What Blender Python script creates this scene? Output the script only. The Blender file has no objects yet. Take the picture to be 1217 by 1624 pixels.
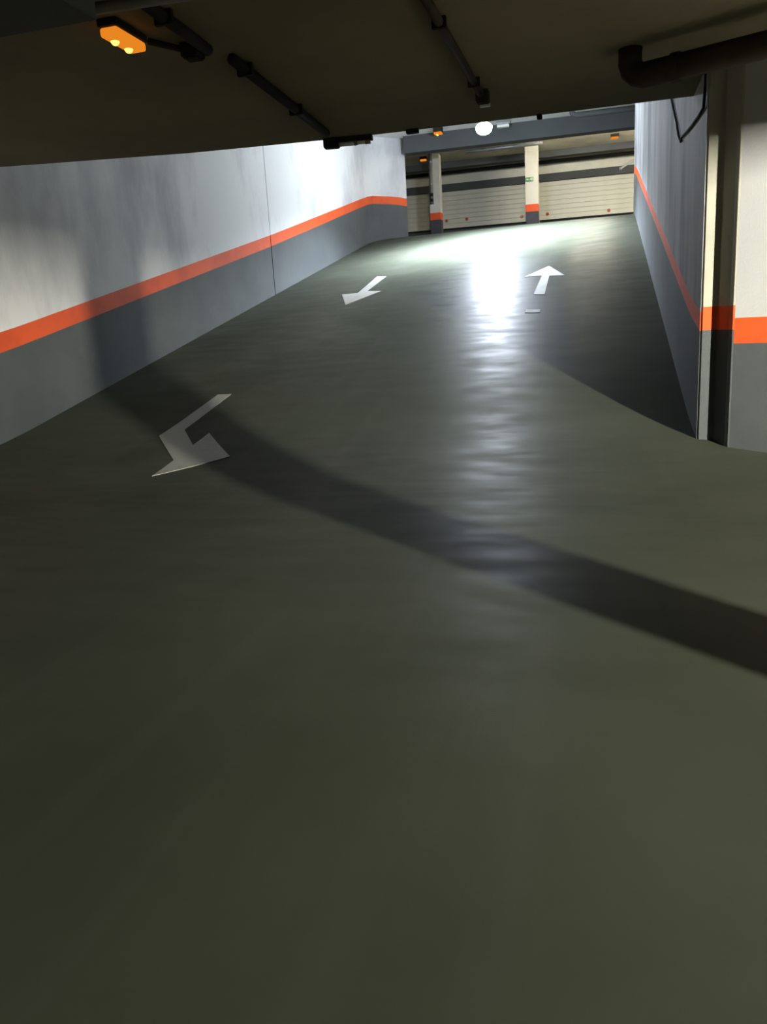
import bpy, bmesh, math, random
from mathutils import Vector, Matrix
random.seed(7)
scene = bpy.context.scene
COL = scene.collection

# ------------------------------------------------------------------ camera
CAM_Z = 1.10
YAW, PITCH, ROLL = 15.543, 13.1485, 3.3          # degrees: left of the ramp axis, down, clockwise lean
cam_data = bpy.data.cameras.new('camera')
cam_data.sensor_fit = 'VERTICAL'
cam_data.sensor_height = 36.0
cam_data.lens = 36.0 * 1250.0 / 1624.0
cam_data.clip_start, cam_data.clip_end = 0.05, 200
cam = bpy.data.objects.new('camera', cam_data)
COL.objects.link(cam)
a, p, r = (math.radians(v) for v in (YAW, PITCH, ROLL))
R0 = Vector((math.cos(a), math.sin(a), 0)); F0 = Vector((-math.sin(a), math.cos(a), 0)); Z0 = Vector((0, 0, 1))
FW = F0 * math.cos(p) - Z0 * math.sin(p); UP = F0 * math.sin(p) + Z0 * math.cos(p)
CXv = R0 * math.cos(r) - UP * math.sin(r); CYv = R0 * math.sin(r) + UP * math.cos(r)
m3 = Matrix((CXv, CYv, -FW)).transposed()
cam.matrix_world = Matrix.Translation((0, 0, CAM_Z)) @ m3.to_4x4()
scene.camera = cam

# ------------------------------------------------------------------ world, exposure
world = bpy.data.worlds.new('world'); scene.world = world; world.use_nodes = True
world.node_tree.nodes['Background'].inputs['Color'].default_value = (0.0, 0.0, 0.0, 1)
world.node_tree.nodes['Background'].inputs['Strength'].default_value = 0.0
vs = scene.view_settings
vs.view_transform = 'Standard'; vs.look = 'None'; vs.gamma = 1.0; vs.use_curve_mapping = False
vs.exposure = 0.0

# strengths of the lamps the garage has (W per square metre of glowing diffuser)
RAMP_LAMP = 640.0
RAMP_SPOT = 8500.0      # W of the reflector beam of the ramp lamp
AISLE_LAMP = 27000.0
UPPER_LAMP = 400.0
AMBER = 0.8

# ------------------------------------------------------------------ materials
def mat(name, col, rough=0.8, noise=None, bump=0.0, spec=0.5, metal=0.0, bump_scale=60.0, stretch=(1, 1, 1)):
    """principled material; noise = (scale, other colour, low, high) for dirt and wear"""
    m = bpy.data.materials.new(name); m.use_nodes = True
    nt = m.node_tree; b = nt.nodes['Principled BSDF']
    b.inputs['Base Color'].default_value = (*col, 1); b.inputs['Roughness'].default_value = rough
    b.inputs['Specular IOR Level'].default_value = spec; b.inputs['Metallic'].default_value = metal
    tc = nt.nodes.new('ShaderNodeTexCoord'); mp = nt.nodes.new('ShaderNodeMapping')
    mp.inputs['Scale'].default_value = stretch
    nt.links.new(tc.outputs['Object'], mp.inputs['Vector'])
    if noise:
        n = nt.nodes.new('ShaderNodeTexNoise'); n.inputs['Scale'].default_value = noise[0]
        n.inputs['Detail'].default_value = 6; n.inputs['Roughness'].default_value = 0.6
        nt.links.new(mp.outputs['Vector'], n.inputs['Vector'])
        rp = nt.nodes.new('ShaderNodeValToRGB')
        rp.color_ramp.elements[0].position = noise[2]; rp.color_ramp.elements[1].position = noise[3]
        rp.color_ramp.elements[0].color = (*col, 1); rp.color_ramp.elements[1].color = (*noise[1], 1)
        nt.links.new(n.outputs['Fac'], rp.inputs['Fac']); nt.links.new(rp.outputs['Color'], b.inputs['Base Color'])
    if bump:
        n2 = nt.nodes.new('ShaderNodeTexNoise'); n2.inputs['Scale'].default_value = bump_scale; n2.inputs['Detail'].default_value = 3
        nt.links.new(mp.outputs['Vector'], n2.inputs['Vector'])
        bp = nt.nodes.new('ShaderNodeBump'); bp.inputs['Strength'].default_value = bump; bp.inputs['Distance'].default_value = 0.02
        nt.links.new(n2.outputs['Fac'], bp.inputs['Height']); nt.links.new(bp.outputs['Normal'], b.inputs['Normal'])
    return m

def glow(name, col, strength):
    m = bpy.data.materials.new(name); m.use_nodes = True
    nt = m.node_tree; nt.nodes.clear()
    e = nt.nodes.new('ShaderNodeEmission'); o = nt.nodes.new('ShaderNodeOutputMaterial')
    e.inputs['Color'].default_value = (*col, 1); e.inputs['Strength'].default_value = strength
    nt.links.new(e.outputs[0], o.inputs['Surface'])
    return m

def floor_material():
    m = bpy.data.materials.new('floor_coating'); m.use_nodes = True
    nt = m.node_tree; b = nt.nodes['Principled BSDF']
    tc = nt.nodes.new('ShaderNodeTexCoord')
    def noise(scale, stretch, detail=5):
        mp = nt.nodes.new('ShaderNodeMapping'); mp.inputs['Scale'].default_value = stretch
        nt.links.new(tc.outputs['Object'], mp.inputs['Vector'])
        n = nt.nodes.new('ShaderNodeTexNoise'); n.inputs['Scale'].default_value = scale; n.inputs['Detail'].default_value = detail
        nt.links.new(mp.outputs['Vector'], n.inputs['Vector']); return n
    big = noise(0.9, (1, 1, 1)); streak = noise(2.2, (0.9, 2.4, 1.0), 7); tyre = noise(1.0, (5.0, 0.25, 0.25), 4); grit = noise(170, (1, 1, 1), 2)
    rp = nt.nodes.new('ShaderNodeValToRGB')
    rp.color_ramp.elements[0].position = 0.3; rp.color_ramp.elements[1].position = 0.72
    rp.color_ramp.elements[0].color = (0.046, 0.052, 0.038, 1); rp.color_ramp.elements[1].color = (0.066, 0.073, 0.055, 1)
    nt.links.new(big.outputs['Fac'], rp.inputs['Fac'])
    r2 = nt.nodes.new('ShaderNodeValToRGB')                       # scuffed, lighter tyre marks
    r2.color_ramp.elements[0].position = 0.55; r2.color_ramp.elements[1].position = 0.8
    r2.color_ramp.elements[0].color = (0, 0, 0, 1); r2.color_ramp.elements[1].color = (0.16, 0.16, 0.16, 1)
    nt.links.new(tyre.outputs['Fac'], r2.inputs['Fac'])
    mx = nt.nodes.new('ShaderNodeMix'); mx.data_type = 'RGBA'
    nt.links.new(r2.outputs['Color'], mx.inputs['Factor'])
    nt.links.new(rp.outputs['Color'], mx.inputs['A']); mx.inputs['B'].default_value = (0.11, 0.112, 0.105, 1)
    nt.links.new(mx.outputs['Result'], b.inputs['Base Color'])
    mr = nt.nodes.new('ShaderNodeMapRange')                       # uneven gloss
    mr.inputs['From Min'].default_value = 0.3; mr.inputs['From Max'].default_value = 0.7
    mr.inputs['To Min'].default_value = 0.36; mr.inputs['To Max'].default_value = 0.50
    nt.links.new(streak.outputs['Fac'], mr.inputs['Value']); nt.links.new(mr.outputs['Result'], b.inputs['Roughness'])
    ad = nt.nodes.new('ShaderNodeMath'); ad.operation = 'MULTIPLY_ADD'; ad.inputs[1].default_value = 0.5
    nt.links.new(grit.outputs['Fac'], ad.inputs[0]); nt.links.new(streak.outputs['Fac'], ad.inputs[2])
    bp = nt.nodes.new('ShaderNodeBump'); bp.inputs['Strength'].default_value = 0.2; bp.inputs['Distance'].default_value = 0.003
    nt.links.new(ad.outputs[0], bp.inputs['Height']); nt.links.new(bp.outputs['Normal'], b.inputs['Normal'])
    b.inputs['Specular IOR Level'].default_value = 0.011
    return m

M = {}
M['floor'] = floor_material()
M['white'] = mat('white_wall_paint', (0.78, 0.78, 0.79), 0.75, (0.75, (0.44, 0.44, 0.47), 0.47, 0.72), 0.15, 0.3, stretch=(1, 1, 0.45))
M['white_darker'] = mat('darker_white_wall_paint', (0.54, 0.54, 0.55), 0.75, (0.9, (0.22, 0.22, 0.23), 0.36, 0.62), 0.15, 0.3, stretch=(1, 1, 0.4))  # darker, greyer white with uneven tone, used on the right ramp wall
M['white_clean'] = mat('clean_white_wall_paint', (0.52, 0.52, 0.53), 0.75, (1.2, (0.46, 0.46, 0.47), 0.4, 0.75), 0.1, 0.3)
M['grey'] = mat('grey_plinth_paint', (0.085, 0.095, 0.097), 0.7, (0.9, (0.060, 0.068, 0.072), 0.4, 0.7), 0.12, 0.35)
M['orange'] = mat('orange_stripe_paint', (0.78, 0.105, 0.022), 0.6, (2.0, (0.62, 0.075, 0.02), 0.45, 0.75), 0.08, 0.35)
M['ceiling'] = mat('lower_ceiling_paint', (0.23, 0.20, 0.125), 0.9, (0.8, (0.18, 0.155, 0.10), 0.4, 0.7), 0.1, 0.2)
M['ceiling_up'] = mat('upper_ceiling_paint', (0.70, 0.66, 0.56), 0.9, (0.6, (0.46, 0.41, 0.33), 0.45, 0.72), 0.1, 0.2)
M['beam'] = mat('dark_grey_concrete', (0.08, 0.087, 0.09), 0.85, (1.5, (0.07, 0.075, 0.08), 0.4, 0.7), 0.15, 0.3)
M['column'] = mat('cream_column_paint', (0.68, 0.66, 0.58), 0.7, (2.0, (0.58, 0.56, 0.48), 0.45, 0.75), 0.08, 0.3)
M['pillar'] = mat('pillar_paint', (0.42, 0.41, 0.34), 0.75, (2.0, (0.35, 0.34, 0.28), 0.45, 0.75), 0.08, 0.3)
M['ceiling_white'] = mat('ramp_ceiling_paint', (0.86, 0.86, 0.86), 0.9, (0.6, (0.78, 0.78, 0.78), 0.45, 0.72), 0.05, 0.2)
M['col_grey'] = mat('dark_column_plinth', (0.060, 0.060, 0.072), 0.6, (2.0, (0.04, 0.04, 0.05), 0.4, 0.7), 0.08, 0.3)
M['slat'] = mat('cream_door_slat', (0.66, 0.66, 0.57), 0.45, (1.5, (0.58, 0.58, 0.49), 0.45, 0.75), 0.0, 0.4)
M['dark'] = mat('black_plastic', (0.016, 0.015, 0.015), 0.8, (8.0, (0.024, 0.022, 0.02), 0.4, 0.7), 0.0, 0.15)
M['rust'] = mat('dark_brown_pipe', (0.050, 0.038, 0.030), 0.75, (4.0, (0.030, 0.024, 0.020), 0.4, 0.7), 0.1, 0.15)
M['pvc'] = mat('grey_pvc', (0.22, 0.21, 0.19), 0.5, (4.0, (0.17, 0.165, 0.15), 0.4, 0.7), 0.0, 0.4)
M['metal'] = mat('galvanised_metal', (0.30, 0.31, 0.32), 0.4, (6.0, (0.22, 0.23, 0.24), 0.4, 0.7), 0.0, 0.5, 0.6)
M['marking'] = mat('white_road_paint', (0.30, 0.30, 0.27), 0.7, (3.0, (0.20, 0.20, 0.18), 0.5, 0.8), 0.1, 0.35)
M['plastic_white'] = mat('white_plastic', (0.7, 0.7, 0.68), 0.4, (5.0, (0.62, 0.62, 0.6), 0.4, 0.7), 0.0, 0.4)
M['red'] = mat('red_lock_plastic', (0.55, 0.09, 0.04), 0.4, (9.0, (0.42, 0.06, 0.03), 0.4, 0.7), 0.0, 0.4)
M['green'] = mat('green_sign', (0.05, 0.25, 0.04), 0.5, (9.0, (0.04, 0.20, 0.035), 0.4, 0.7), 0.0, 0.4)
M['pink'] = mat('dusty_tube_cap', (0.33, 0.22, 0.22), 0.5, (9.0, (0.25, 0.17, 0.17), 0.4, 0.7), 0.0, 0.4)
M['ramp_glow'] = glow('cool_white_glow', (0.79, 0.87, 1.0), RAMP_LAMP)
M['aisle_glow'] = glow('warm_white_glow', (1.0, 0.97, 0.82), AISLE_LAMP)
M['upper_glow'] = glow('upper_warm_glow', (1.0, 0.92, 0.74), UPPER_LAMP)
M['amber_glow'] = glow('amber_glow', (1.0, 0.30, 0.02), AMBER)
M['amber_hot'] = glow('amber_bulb_glow', (1.0, 0.62, 0.12), AMBER * 3)

# ------------------------------------------------------------------ helpers
def link(name, bm, mats, parent=None, smooth=False):
    me = bpy.data.meshes.new(name)
    bmesh.ops.recalc_face_normals(bm, faces=bm.faces)
    if smooth:
        for f in bm.faces: f.smooth = True
    bm.to_mesh(me); bm.free()
    for m in (mats if isinstance(mats, (list, tuple)) else [mats]): me.materials.append(m)
    o = bpy.data.objects.new(name, me); COL.objects.link(o)
    if parent: o.parent = parent
    return o

def tag(o, label, cat, group=None):
    o['label'] = label; o['category'] = cat
    if group: o['group'] = group
    return o

def struct(o, label=None):
    o['kind'] = 'structure'
    if label: o['label'] = label
    return o

def empty(name, loc, label, cat, group=None):
    o = bpy.data.objects.new(name, None); COL.objects.link(o); o.location = loc; o.empty_display_size = 0.1
    return tag(o, label, cat, group)

def box(bm, lo, hi, bevel=0.0, mi=0):
    b2 = bmesh.new(); bmesh.ops.create_cube(b2, size=1.0)
    for v in b2.verts:
        v.co = Vector([lo[i] + (v.co[i] + 0.5) * (hi[i] - lo[i]) for i in range(3)])
    if bevel: bmesh.ops.bevel(b2, geom=list(b2.edges), offset=bevel, segments=2, affect='EDGES', profile=0.5)
    merge(bm, b2, mi)

def merge(bm, b2, mi=0):
    vm = {v: bm.verts.new(v.co) for v in b2.verts}
    for f in b2.faces:
        g = bm.faces.new([vm[v] for v in f.verts]); g.material_index = mi
    b2.free()

def tube(bm, pts, rad, seg=12, mi=0, caps=True):
    pts = [Vector(q) for q in pts]; rings = []
    for i, q in enumerate(pts):
        d = (pts[min(i + 1, len(pts) - 1)] - pts[max(i - 1, 0)]).normalized()
        u = d.cross(Vector((0, 0, 1)))
        if u.length < 1e-3: u = d.cross(Vector((1, 0, 0)))
        u.normalize(); w = d.cross(u).normalized()
        rr = rad[i] if isinstance(rad, (list, tuple)) else rad
        rings.append([bm.verts.new(q + (u * math.cos(t) + w * math.sin(t)) * rr) for t in [2 * math.pi * k / seg for k in range(seg)]])
    for A, B in zip(rings, rings[1:]):
        for k in range(seg):
            f = bm.faces.new((A[k], A[(k + 1) % seg], B[(k + 1) % seg], B[k])); f.material_index = mi
    if caps:
        for A in (rings[0], rings[-1]):
            f = bm.faces.new(A); f.material_index = mi

def prism(bm, poly, z0, z1, mi=0):
    lo = [bm.verts.new((x, y, z0)) for x, y in poly]; hi = [bm.verts.new((x, y, z1)) for x, y in poly]
    n = len(poly)
    for fs in (lo[::-1], hi): bm.faces.new(fs).material_index = mi
    for k in range(n): bm.faces.new((lo[k], lo[(k + 1) % n], hi[(k + 1) % n], hi[k])).material_index = mi

# ------------------------------------------------------------------ floor height: level aisle, ramp, upper level
X_L, X_R = -5.83, 0.75
def upper_z(x):
    q = min(max((x - X_L) / (X_R - X_L), 0), 1)
    return 3.50 - 0.26 * q
def fz(x, y):
    q = min(max((x - X_L) / (X_R - X_L), 0), 1)
    y0 = 5.97 + 0.33 * q; zu = upper_z(x); sl = 0.2177 + 0.040 * q
    yc = y0 + zu / sl
    def soft(d, w): return 0.0 if d < -w else (d if d > w else (d + w) ** 2 / (4 * w))
    return sl * (soft(y - y0, 1.3) - soft(y - yc, 0.9))

ys = [-3.4, -1, 1, 3, 4] + [4.4 + 0.1 * k for k in range(35)] + [8 + 0.5 * k for k in range(20)] + [18 + 0.15 * k for k in range(34)] + [24, 27.4]
xs = [-9.2, -7] + [-6.2 + 0.35 * k for k in range(21)] + [1.4, 3, 6, 9.3]
bm = bmesh.new()
grid = [[bm.verts.new((x, y, fz(x, y))) for x in xs] for y in ys]
for j in range(len(ys) - 1):
    for i in range(len(xs) - 1):
        bm.faces.new((grid[j][i], grid[j][i + 1], grid[j + 1][i + 1], grid[j + 1][i]))
struct(link('floor', bm, M['floor'], smooth=True), 'dark grey coated concrete floor rising as a ramp')

# ------------------------------------------------------------------ walls with grey plinth, orange stripe, white top
def painted_wall(name, path, side, thick, base, s_lo, s_hi, top, mats, closed_ends=True):
    """path: plan points; side=+1 puts the thickness to the left of the walking direction"""
    n = len(path); P = [Vector((x, y, 0)) for x, y in path]; back = []
    for i in range(n):
        d = (P[min(i + 1, n - 1)] - P[max(i - 1, 0)]).normalized()
        nrm = Vector((-d.y, d.x, 0)) * side
        back.append(P[i] + nrm * thick)
    bm = bmesh.new()
    def col(v, i):
        b = base(i); return [bm.verts.new((v.x, v.y, z)) for z in (b - 0.35, b + s_lo(i), b + s_hi(i), top(i))]
    A = [col(P[i], i) for i in range(n)]; B = [col(back[i], i) for i in range(n)]
    for i in range(n - 1):
        for k in range(3):
            f = bm.faces.new((A[i][k], A[i + 1][k], A[i + 1][k + 1], A[i][k + 1])); f.material_index = k
            f = bm.faces.new((B[i][k], B[i][k + 1], B[i + 1][k + 1], B[i + 1][k])); f.material_index = k
        bm.faces.new((A[i][3], A[i + 1][3], B[i + 1][3], B[i][3])).material_index = 2
    for i in (0, n - 1):
        for k in range(3):
            f = bm.faces.new((A[i][k], A[i][k + 1], B[i][k + 1], B[i][k])); f.material_index = k
    return struct(link(name, bm, mats))

paint = [M['grey'], M['orange'], M['white']]
UP_C = 5.92          # upper ceiling
LOW_C = 2.80         # lower ceiling
# left wall: a long straight wall with one vertical joint, turning right at the head of the ramp
lp = [(X_L, -3.3), (X_L, 5.0)] + [(X_L, 5.4 + 0.3 * k) for k in range(9)] + [(X_L, 10), (X_L, 12), (X_L, 14.27), (X_L - 0.05, 14.275), (X_L - 0.05, 14.295), (X_L, 14.30),
     (X_L, 16), (X_L, 18), (X_L, 19.4), (X_L, 20.4), (X_L + 0.01, 20.8), (X_L + 0.04, 21.05), (X_L + 0.12, 21.25), (X_L + 0.28, 21.45), (X_L + 0.50, 21.64), (X_L + 0.70, 21.82), (-4.97, 22.0)]
def l_base(i): return fz(*lp[i])
def l_top(i): return LOW_C + 0.2 if lp[i][1] < 6.95 else UP_C + 0.05
def l_hi(i):
    x, y = lp[i]
    if y < 14.4: return 1.06
    if y < 21.2: return 1.06 + 0.09 * (y - 14.4) / 6.8
    return 1.15 - 0.17 * (y - 21.2) / 0.8
def l_lo(i): return l_hi(i) - 0.195
wl = painted_wall('wall_left', lp, 1, 0.3, l_base, l_lo, l_hi, l_top, paint)
wl['label'] = 'long white ramp wall with grey base and rising orange stripe'

rp_ = [(X_R, 6.54)] + [(X_R, 6.8 + 0.3 * k) for k in range(5)] + [(X_R, 9.5), (X_R, 12), (X_R, 15), (X_R, 17), (X_R, 17.8), (X_R, 18.3), (X_R, 18.8), (X_R, 19.2)]
wr = painted_wall('wall_right', rp_, -1, 0.25, lambda i: fz(*rp_[i]), lambda i: 0.82, lambda i: 0.965, lambda i: UP_C + 0.05, [M['grey'], M['orange'], M['white_darker']])
wr['label'] = 'shaded ramp wall on the right with dark red-orange stripe'

Cx, Cy = 0.94, 6.31
fd = Vector((0.84, -0.545, 0)).normalized()
fp = [(Cx, Cy), (Cx + fd.x * 1.2, Cy + fd.y * 1.2), (Cx + fd.x * 3.4, Cy + fd.y * 3.4)]
wf = painted_wall('wall_front', fp, 1, 0.2, lambda i: 0.0, lambda i: 0.845, lambda i: 1.025, lambda i: LOW_C + 0.1, [M['grey'], M['orange'], M['white_clean']])
wf['label'] = 'brightly lit white wall beside the pillar with vivid orange stripe'

bm = bmesh.new(); box(bm, (-6.2, -3.6, -0.3), (9.4, -3.3, 3.0)); struct(link('wall_back', bm, M['beam']), 'plain wall behind the viewpoint')
bm = bmesh.new(); box(bm, (-9.3, 6.2, 3.1), (9.3, 6.75, UP_C)); struct(link('wall_bulkhead', bm, M['white_clean']), 'wall above the lower ceiling slab')
bm = bmesh.new(); box(bm, (-9.3, 21.0, 2.0), (-9.1, 27.4, UP_C)); struct(link('wall_upper_left', bm, M['white_clean']), 'end wall of the upper level on the left')
bm = bmesh.new(); box(bm, (9.1, 15, 2.0), (9.3, 27.4, UP_C)); struct(link('wall_upper_right', bm, M['white_clean']), 'end wall of the upper level on the right')

# ceilings
lip = [(-6.2, 6.80), (-5.53, 6.92), (-3.73, 7.29), (-2.17, 7.46), (-0.79, 7.50), (0.45, 7.50), (0.98, 7.50), (0.98, 6.6), (9.4, 6.6)]
bm = bmesh.new(); prism(bm, [(-6.2, -3.4), (9.4, -3.4)] + lip[::-1], LOW_C, 3.10)
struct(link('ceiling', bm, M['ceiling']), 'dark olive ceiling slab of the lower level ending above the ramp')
bm = bmesh.new(); box(bm, (-9.3, 6.7, UP_C), (9.3, 21.9, UP_C + 0.2)); struct(link('ceiling_ramp', bm, M['ceiling_white']), 'white ceiling over the ramp')
bm = bmesh.new(); box(bm, (-9.3, 21.9, UP_C), (9.3, 27.6, UP_C + 0.2)); struct(link('ceiling_upper', bm, M['ceiling_up']), 'ceiling of the upper level beyond the ramp')

# ------------------------------------------------------------------ corner pillar at the foot of the ramp
pl = [(0.756, 6.535), (0.80, 6.75), (1.15, 6.75), (1.10, 6.25), (Cx + 0.004, Cy - 0.006), (0.925, 6.335), (0.87, 6.495), (0.86, 6.502), (0.765, 6.52)]
bm = bmesh.new()
for k, (z0, z1) in enumerate(((-0.2, 0.945), (0.945, 1.115), (1.115, LOW_C + 0.02))): prism(bm, pl, z0, z1, k)
bmesh.ops.remove_doubles(bm, verts=bm.verts, dist=1e-5)
pil = link('corner_pillar', bm, [M['grey'], M['orange'], M['pillar']])
tag(pil, 'tall pillar at the foot of the ramp where the two right-hand walls meet', 'pillar')

# lower level beams: the first, unseen, is added to cut off the aisle lamp
bm = bmesh.new(); box(bm, (4.0, -3.3, 2.27), (4.35, 6.4, LOW_C + 0.02)); tag(link('ceiling_beam', bm, M['ceiling']), 'unseen beam added over the aisle to keep lamp light off the upper walls', 'beam')
bm = bmesh.new(); box(bm, (-5.83, 3.15, 2.58), (-2.28, 3.68, LOW_C + 0.02), 0.01); tag(link('ceiling_beam', bm, M['beam']), 'dark ceiling beam in the top left corner behind the amber lamp', 'beam')
# round post that throws the long shadow
bm = bmesh.new()
tube(bm, [(2.17, 1.085, -0.02), (2.17, 1.085, LOW_C)], 0.165, 24); post = link('round_post', bm, M['column'], smooth=False)
tag(post, 'round post to the right of the viewpoint casting the long shadow', 'post')

# ------------------------------------------------------------------ upper level: beam, columns, back wall, doors
bm = bmesh.new(); box(bm, (-4.925, 21.70, 5.50), (9.1, 22.05, UP_C + 0.02), 0.01)
tag(link('ceiling_beam', bm, M['beam']), 'dark grey cross beam above the head of the ramp behind the white lamp', 'beam')
bm = bmesh.new(); box(bm, (-9.1, 25.6, 5.74), (9.1, 25.9, UP_C + 0.02), 0.01)
tag(link('ceiling_beam', bm, M['beam']), 'far dark cross beam just in front of the garage doors', 'beam')

def column(x0, x1, y0, y1, stripe_top, label):
    b = upper_z(x0)
    bm = bmesh.new()
    for k, (z0, z1) in enumerate(((b - 0.05, stripe_top - 0.20), (stripe_top - 0.20, stripe_top), (stripe_top, UP_C + 0.01))):
        box(bm, (x0, y0, z0), (x1, y1, z1), 0.0, k)
    bmesh.ops.remove_doubles(bm, verts=bm.verts, dist=1e-5)
    o = link('square_column', bm, [M['col_grey'], M['orange'], M['column']])
    return tag(o, label, 'column', 'columns on the upper level')
column(-2.02, -1.66, 24.4, 24.76, 4.31, 'cream square column with green exit sign in front of garage doors')
column(-4.80, -4.48, 24.3, 24.62, 4.31, 'cream square column with grey downpipe near the end of the ramp wall')

dp = empty('downpipe', (-4.72, 24.24, 3.5), 'grey downpipe strapped to the left upper column', 'pipe')
bm = bmesh.new(); tube(bm, [(0, 0, 1.05), (0, 0, 2.48)], 0.055, 10); link('pipe', bm, M['pvc'], dp, True)
for z in (1.15, 1.3):
    bm = bmesh.new(); box(bm, (-0.03, -0.09, z - 0.04), (0.05, -0.03, z + 0.04), 0.01); link('valve', bm, M['dark'], dp)
for z in (1.6, 2.2):
    bm = bmesh.new(); tube(bm, [(0, 0, z - 0.02), (0, 0, z + 0.02)], 0.063, 10); link('pipe_clamp', bm, M['metal'], dp)

# exit sign
sg = empty('exit_sign', (-1.90, 24.385, 4.98), 'small green exit sign with white pictogram on the column', 'sign')
bm = bmesh.new(); box(bm, (-0.11, -0.012, -0.055), (0.11, 0.015, 0.055), 0.003); link('plate', bm, M['green'], sg)
bm = bmesh.new()
for poly in ([(-0.09, 0.0), (-0.055, 0.03), (-0.055, 0.01), (-0.01, 0.01), (-0.01, -0.01), (-0.055, -0.01), (-0.055, -0.03)],
             [(0.06, -0.04), (0.09, -0.04), (0.09, 0.04), (0.06, 0.04)],
             [(0.012, -0.035), (0.022, -0.035), (0.036, -0.004), (0.046, 0.018), (0.028, 0.024), (0.014, 0.006)],
             [(0.034, 0.03), (0.044, 0.03), (0.047, 0.037), (0.039, 0.043), (0.031, 0.037)]):
    lo = [bm.verts.new((x, -0.013, z)) for x, z in poly]; hi = [bm.verts.new((x, -0.016, z)) for x, z in poly]
    bm.faces.new(lo); bm.faces.new(hi[::-1])
    for k in range(len(poly)): bm.faces.new((lo[k], lo[(k + 1) % len(poly)], hi[(k + 1) % len(poly)], hi[k]))
link('pictogram', bm, M['plastic_white'], sg)

# back wall: piers between the doors, dark lintel, cream wall above
bm = bmesh.new()
box(bm, (-9.3, 27.2, 2.9), (9.3, 27.4, UP_C), 0, 0)
box(bm, (-9.3, 26.98, 5.50), (9.3, 27.2, UP_C), 0, 0)
for x0, x1 in ((-8.3, -7.95), (-5.30, -4.98), (-2.22, -1.80), (1.14, 1.5), (4.3, 4.7), (7.6, 8.0)): box(bm, (x0, 27.0, 2.9), (x1, 27.2, 5.30), 0, 0)
box(bm, (-9.3, 26.94, 5.28), (9.3, 27.2, 5.50), 0, 1)
struct(link('wall_doors', bm, [M['slat'], M['beam']]), 'cream back wall of the upper level with dark lintel band')

def garage_door(n, x0, x1, label, locks):
    zb = upper_z(0.5 * (x0 + x1))
    d = empty('garage_door', (0.5 * (x0 + x1), 27.1, zb), label, 'garage door', 'slatted garage doors on the upper level')
    w = 0.5 * (x1 - x0); z_kick = 4.15 - zb; z_top = 5.29 - zb
    bm = bmesh.new(); box(bm, (-w, -0.02, 0.0), (w, 0.04, z_kick - 0.05), 0.004); link('kick_panel', bm, M['beam'], d)
    bm = bmesh.new(); box(bm, (-w, -0.045, z_kick - 0.05), (w, 0.04, z_kick), 0.004); link('bottom_rail', bm, M['dark'], d)
    ns = 8; h = (z_top - z_kick) / ns; first = None
    for k in range(ns):
        if first is None:
            bm = bmesh.new(); box(bm, (-w, -0.03, 0.002), (w, 0.03, h - 0.002), 0.006)
            first = link('slat', bm, M['slat'], d); s = first
        else:
            s = first.copy(); COL.objects.link(s); s.parent = d
        s.location = (0, 0, z_kick + k * h)
    for lx, lz in locks:
        bm = bmesh.new(); b2 = bmesh.new()
        bmesh.ops.create_cone(b2, cap_ends=True, segments=12, radius1=0.05, radius2=0.038, depth=0.04)
        bmesh.ops.rotate(b2, verts=b2.verts, matrix=Matrix.Rotation(math.pi / 2, 3, 'X')); merge(bm, b2)
        k = link('lock', bm, M['red'], d); k.location = (lx - d.location.x, -0.048, lz - zb)
garage_door(1, -7.95, -5.30, 'dim cream slatted garage door half hidden by the end of the ramp wall', [])
garage_door(2, -4.98, -2.22, 'cream slatted garage door between the two columns with three red locks', [(-4.81, 4.39), (-4.14, 4.39), (-2.36, 4.31)])
garage_door(3, -1.80, 1.14, 'bright cream slatted garage door right of the exit sign column', [(-1.56, 4.32), (0.32, 4.26)])

# pipes and small fittings of the upper level
bm = bmesh.new(); tube(bm, [(-9.0, 26.6, 5.78), (9.0, 26.6, 5.78)], 0.05, 10); tag(link('ceiling_pipe', bm, M['dark'], smooth=True), 'thin dark pipe running along the top of the wall above the garage doors', 'pipe')
bm = bmesh.new(); tube(bm, [(-3.4, 22.35, 5.50), (-1.4, 22.35, 5.50)], 0.045, 10); tag(link('ceiling_pipe', bm, M['metal'], smooth=True), 'short pale metal pipe under the dark cross beam', 'pipe')
bm = bmesh.new(); tube(bm, [(-0.62, 20.9, UP_C), (-0.62, 20.9, 5.80), (-0.52, 20.9, 5.74), (2.5, 20.9, 5.74)], 0.06, 10)
tag(link('ceiling_pipe', bm, M['beam'], smooth=True), 'dark bent pipe under the upper ceiling near the right ramp wall', 'pipe')
br = empty('wall_bracket', (0.66, 26.9, 5.42), 'pale diagonal bracket above the right garage door', 'bracket')
bm = bmesh.new(); tube(bm, [(0, 0, 0), (0.40, 0, 0.22)], 0.03, 8); link('strut', bm, M['plastic_white'], br, True)
bm = bmesh.new(); box(bm, (-0.04, -0.01, -0.04), (0.04, 0.05, 0.04), 0.005); link('foot', bm, M['metal'], br)

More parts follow.
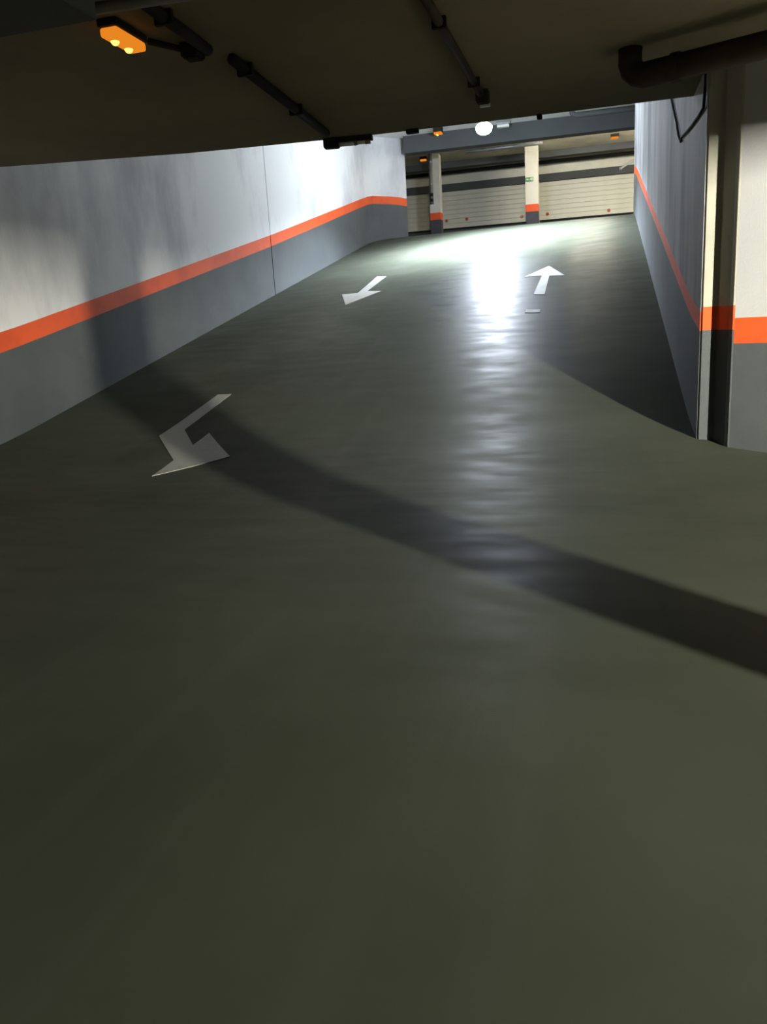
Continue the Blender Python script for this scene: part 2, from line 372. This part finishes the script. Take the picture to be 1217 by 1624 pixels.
# ------------------------------------------------------------------ lamps
# cool white lamp hanging over the ramp
def ramp_lamp():
    x, y, z = -2.24, 17.3, 4.90
    t = empty('hanging_lamp', (x, y, z), 'glaring cool white lamp hanging above the head of the ramp', 'lamp')
    bm = bmesh.new()
    b2 = bmesh.new(); bmesh.ops.create_uvsphere(b2, u_segments=24, v_segments=14, radius=0.16)
    for v in b2.verts:
        v.co.z *= 0.72
        if v.co.z > 0: v.co.x *= 1.06; v.co.y *= 1.06
    merge(bm, b2); link('diffuser', bm, M['ramp_glow'], t, True)
    bm = bmesh.new(); b2 = bmesh.new(); bmesh.ops.create_cone(b2, cap_ends=True, segments=20, radius1=0.075, radius2=0.045, depth=0.11)
    bmesh.ops.translate(b2, verts=b2.verts, vec=(0, 0, 0.155)); merge(bm, b2); link('housing', bm, M['metal'], t)
    sp = bpy.data.lights.new('reflector_beam', 'SPOT'); sp.energy = RAMP_SPOT; sp.color = (0.79, 0.87, 1.0)
    sp.spot_size = math.radians(150); sp.spot_blend = 1.0; sp.shadow_soft_size = 0.16
    so = bpy.data.objects.new('reflector_beam', sp); COL.objects.link(so); so.parent = t; so.location = (0, 0, -0.26)
    bm = bmesh.new(); tube(bm, [(0, 0, 0.2), (0, 0, UP_C - z)], 0.012, 8); link('rod', bm, M['metal'], t)
ramp_lamp()

# warm bulkhead lamp on the wall behind, out of the picture to the right
def aisle_lamp():
    t = empty('bulkhead_lamp', (6.3, -3.0, 2.35), 'warm white wall lamp behind the viewpoint lighting the aisle', 'lamp')
    bm = bmesh.new(); box(bm, (-0.20, -0.18, -0.15), (0.20, -0.022, 0.15), 0.02); link('housing', bm, M['plastic_white'], t)
    t.rotation_euler.z = -0.32
    bm = bmesh.new(); box(bm, (-0.15, -0.022, -0.11), (0.15, -0.018, 0.11)); link('diffuser', bm, M['aisle_glow'], t)
aisle_lamp()

def batten(loc, L, axis, label, m):
    t = empty('batten_lamp', loc, label, 'lamp', 'strip lamps of the upper level')
    h = (L / 2, 0.05) if axis == 'x' else (0.05, L / 2)
    bm = bmesh.new(); box(bm, (-h[0], -h[1], 0.03), (h[0], h[1], 0.10), 0.01); link('housing', bm, M['plastic_white'], t)
    bm = bmesh.new(); box(bm, (-h[0] * 0.96, -0.03 if axis == 'x' else -h[1] * 0.96, -0.03), (h[0] * 0.96, 0.03 if axis == 'x' else h[1] * 0.96, 0.03), 0.01)
    link('diffuser', bm, m, t)
    bm = bmesh.new(); tube(bm, [(0, 0, 0.10), (0, 0, UP_C - loc[2])], 0.012, 8); link('rod', bm, M['metal'], t)
batten((3.4, 24.0, 5.55), 1.3, 'y', 'warm strip lamp behind the right ramp wall', M['upper_glow'])
batten((-0.3, 22.6, 5.72), 1.0, 'x', 'warm strip lamp hidden behind the cross beam', M['upper_glow'])

def amber_lamp(loc, L, W, rz, label, z_top, parts=True):
    t = empty('amber_lamp', loc, label, 'lamp', 'amber emergency lamps'); t.rotation_euler.z = rz
    bm = bmesh.new(); box(bm, (-W / 2, -L / 2, 0.0), (W / 2, L / 2, z_top - loc[2]), 0.008); link('housing', bm, M['dark'], t)
    bm = bmesh.new(); box(bm, (-W * 0.45, -L * 0.47, -0.05), (W * 0.45, L * 0.47, 0.0), 0.015); link('diffuser', bm, M['amber_glow'], t)
    if parts:
        for s in (-0.22, 0.2):
            bm = bmesh.new(); b2 = bmesh.new(); bmesh.ops.create_uvsphere(b2, u_segments=12, v_segments=8, radius=0.024)
            bmesh.ops.translate(b2, verts=b2.verts, vec=(-W * 0.1, L * s, -0.048)); merge(bm, b2); link('bulb', bm, M['amber_hot'], t, True)
amber_lamp((-2.555, 4.36, 2.76), 0.32, 0.12, 0.0, 'glowing amber bulkhead lamp on the ceiling in the top left corner', LOW_C)
amber_lamp((-3.90, 21.2, 5.80), 0.2, 0.22, 0.0, 'small amber lamp at the cross beam left of the white lamp', UP_C, True)
amber_lamp((0.43, 24.4, 5.85), 0.12, 0.22, 0.0, 'small amber lamp on the beige ceiling near the right wall', UP_C, False)
amber_lamp((-4.98, 24.5, 5.85), 0.10, 0.20, 0.0, 'small amber lamp in the dark beside the left upper column', UP_C, False)

# unlit white lamp on the upper ceiling
t = empty('ceiling_lamp', (-2.28, 21.3, 5.78), 'small unlit white ceiling lamp beside the hanging lamp', 'lamp')
bm = bmesh.new(); box(bm, (-0.18, -0.08, 0.04), (0.18, 0.08, 0.09), 0.01); link('housing', bm, M['metal'], t)
bm = bmesh.new(); box(bm, (-0.15, -0.07, -0.03), (0.15, 0.07, 0.04), 0.02); link('diffuser', bm, M['plastic_white'], t)

# ------------------------------------------------------------------ fittings on the lower ceiling
def ceiling_tube(pts, rad, m, label, clamps=(), name='cable_conduit'):
    t = empty(name, pts[0], label, 'conduit')
    o = Vector(pts[0])
    bm = bmesh.new(); tube(bm, [Vector(q) - o for q in pts], rad, 10); link('pipe', bm, m, t, True)
    for c in clamps:
        q = Vector(pts[0]).lerp(Vector(pts[-1]), c) - o
        bm = bmesh.new(); box(bm, (q.x - rad * 1.5, q.y - 0.015, q.z - rad * 1.15), (q.x + rad * 1.5, q.y + 0.015, LOW_C - o.z), 0.004); link('clamp', bm, M['dark'], t)
ceiling_tube([(-2.19, 4.99, 2.765), (-2.28, 7.05, 2.765)], 0.035, M['dark'], 'dark conduit running along the ceiling to the tube lamp at its edge', (0.1, 0.6))
ceiling_tube([(-2.22, 4.0, 2.765), (-2.25, 4.78, 2.765)], 0.035, M['dark'], 'short thick dark conduit beside the amber lamp', (0.3,))
ceiling_tube([(-2.50, 4.54, 2.775), (-2.40, 4.72, 2.775)], 0.018, M['dark'], 'thin dark conduit between the amber lamp and junction box')
ceiling_tube([(-0.90, 3.4, 2.77), (-0.86, 6.48, 2.77)], 0.028, M['rust'], 'straight brown conduit on the ceiling ending above the white lamp', (0.5, 0.9))
ceiling_tube([(-2.9, 3.86, 2.72), (-1.6, 3.94, 2.72)], 0.028, M['pvc'], 'pale grey pipe on the ceiling above the amber lamp', (), 'grey_pipe')

def junction(loc, s, label, m, white=False):
    t = empty('junction_box', loc, label, 'junction box')
    bm = bmesh.new(); box(bm, (-s, -s, -0.05), (s, s, LOW_C - loc[2]), 0.008); link('case', bm, m, t)
    bm = bmesh.new(); box(bm, (-s * 0.8, -s * 0.8, -0.058), (s * 0.8, s * 0.8, -0.05), 0.003); link('cover', bm, M['dark'], t)
    if white:
        bm = bmesh.new(); box(bm, (-0.03, s, -0.07), (0.05, s + 0.03, -0.05), 0.004); link('tag', bm, M['plastic_white'], t)
junction((-2.33, 4.74, 2.77), 0.055, 'black junction box beside the amber lamp', M['dark'])
junction((-0.85, 6.53, 2.77), 0.05, 'small box with white tag at the end of the brown conduit', M['rust'], True)

# tube lamp at the ceiling edge
t = empty('tube_lamp', (-2.20, 7.42, 2.80), 'unlit tube lamp with dark end box at the ceiling edge', 'lamp'); t.rotation_euler.z = 0.12
bm = bmesh.new(); box(bm, (-0.22, -0.05, -0.085), (-0.08, 0.05, 0.0), 0.012); link('end_box', bm, M['dark'], t)
bm = bmesh.new(); box(bm, (-0.08, -0.04, -0.045), (0.23, 0.04, 0.0), 0.008); link('housing', bm, M['dark'], t)
bm = bmesh.new(); tube(bm, [(-0.08, 0, -0.058), (0.06, 0, -0.058)], 0.020, 12); link('tube', bm, M['plastic_white'], t, True)
bm = bmesh.new(); tube(bm, [(0.09, 0, -0.055), (0.16, 0, -0.055)], 0.018, 12); link('tube', bm, M['plastic_white'], t, True)
bm = bmesh.new(); tube(bm, [(0.06, 0, -0.058), (0.09, 0, -0.055)], 0.023, 12); link('tube_socket', bm, M['pink'], t, True)
bm = bmesh.new(); tube(bm, [(0.16, 0, -0.055), (0.21, 0, -0.052)], 0.023, 12); link('tube_socket', bm, M['pink'], t, True)

# black clips hanging from the ceiling edge
for (x, y, w, h, lab) in ((-1.60, 7.44, 0.055, 0.035, 'black clip on the ceiling edge left of the small amber lamp'), (-0.49, 7.48, 0.022, 0.035, 'narrow black clip on the ceiling edge right of the white lamp')):
    t = empty('edge_clip', (x, y, LOW_C), lab, 'clip')
    bm = bmesh.new(); box(bm, (-w, -0.03, -h), (w, 0.03, 0.0), 0.006); link('body', bm, M['dark'], t)
    bm = bmesh.new(); tube(bm, [(0, -0.04, -h * 0.5), (0, 0.04, -h * 0.5)], 0.008, 8); link('screw', bm, M['dark'], t)

# big drain pipe under the ceiling on the right
dr = empty('drain_pipe', (0.20, 6.02, 2.62), 'thick dark brown drain pipe under the ceiling in front of the pillar', 'pipe')
o = Vector((0.20, 6.02, 2.62)); d = Vector((0.91, -0.41, 0)).normalized()
bm = bmesh.new(); pts = [Vector((0, 0, 0.179)), Vector((0, 0, 0.09))] + [Vector((0, 0, 0.09)) + d * (0.11 * (1 - math.cos(q))) - Vector((0, 0, 0.09 * math.sin(q))) for q in (0.5, 1.0, 1.4)] + [d * 0.2, d * 1.75]
tube(bm, pts, 0.078, 16); link('pipe', bm, M['rust'], dr, True)
for k in (0.28, 1.15):
    bm = bmesh.new(); tube(bm, [d * k, d * (k + 0.05)], 0.088, 16); link('collar', bm, M['rust'], dr)

# loose black cable on the right ramp wall
bm = bmesh.new()
ctrl = [(0.735, 9.75, 3.40), (0.735, 9.5, 3.24), (0.735, 9.1, 3.02), (0.735, 8.85, 2.89), (0.735, 8.72, 2.80), (0.735, 8.6, 2.72), (0.735, 8.44, 2.655), (0.735, 8.36, 2.62), (0.735, 8.25, 2.64), (0.735, 7.85, 2.60), (0.735, 7.4, 2.56), (0.735, 6.9, 2.53), (0.735, 6.64, 2.52), (0.735, 6.60, 2.62), (0.735, 6.60, 2.80)]
tube(bm, ctrl, 0.011, 8); tag(link('loose_cable', bm, M['dark'], smooth=True), 'loose black cable drooping in a V on the right ramp wall', 'cable')

# ------------------------------------------------------------------ painted arrows on the ramp
def marking(name, poly, label, cat='floor marking', group=None):
    bm = bmesh.new(); vs_ = [bm.verts.new((x, y, 0)) for x, y in poly]
    f = bm.faces.new(vs_); bmesh.ops.triangulate(bm, faces=[f])
    for _ in range(3):
        bmesh.ops.subdivide_edges(bm, edges=[e for e in bm.edges if e.calc_length() > 0.12], cuts=1)
        bmesh.ops.triangulate(bm, faces=bm.faces)
    for v in bm.verts: v.co.z = fz(v.co.x, v.co.y) + 0.006
    r = bmesh.ops.extrude_face_region(bm, geom=list(bm.faces))
    for v in [g for g in r['geom'] if isinstance(g, bmesh.types.BMVert)]: v.co.z -= 0.012
    return tag(link(name, bm, M['marking']), label, cat, group)
G = 'arrows painted on the ramp'
marking('painted_arrow', [(-4.10, 8.12), (-3.94, 8.12), (-3.95, 7.02), (-3.61, 6.54), (-3.62, 6.90), (-3.07, 6.18), (-3.49, 5.60), (-3.56, 6.08), (-4.13, 6.84)], 'nearest white turn arrow bending right at the foot of the ramp', group=G)
marking('painted_arrow', [(-4.03, 14.99), (-3.82, 14.87), (-3.84, 13.56), (-3.55, 13.43), (-3.93, 12.56), (-4.28, 13.51), (-3.98, 13.46)], 'white straight arrow pointing down the ramp near the left wall', group=G)
marking('painted_arrow', [(-0.79, 14.05), (-0.50, 13.17), (-0.74, 13.25), (-0.74, 11.98), (-0.90, 12.04), (-0.86, 13.32), (-1.14, 13.36)], 'white straight arrow pointing up the right lane of the ramp', group=G)
marking('painted_dash', [(-0.94, 11.17), (-0.74, 11.11), (-0.74, 10.95), (-0.94, 11.0)], 'short white dash below the arrow in the right lane')
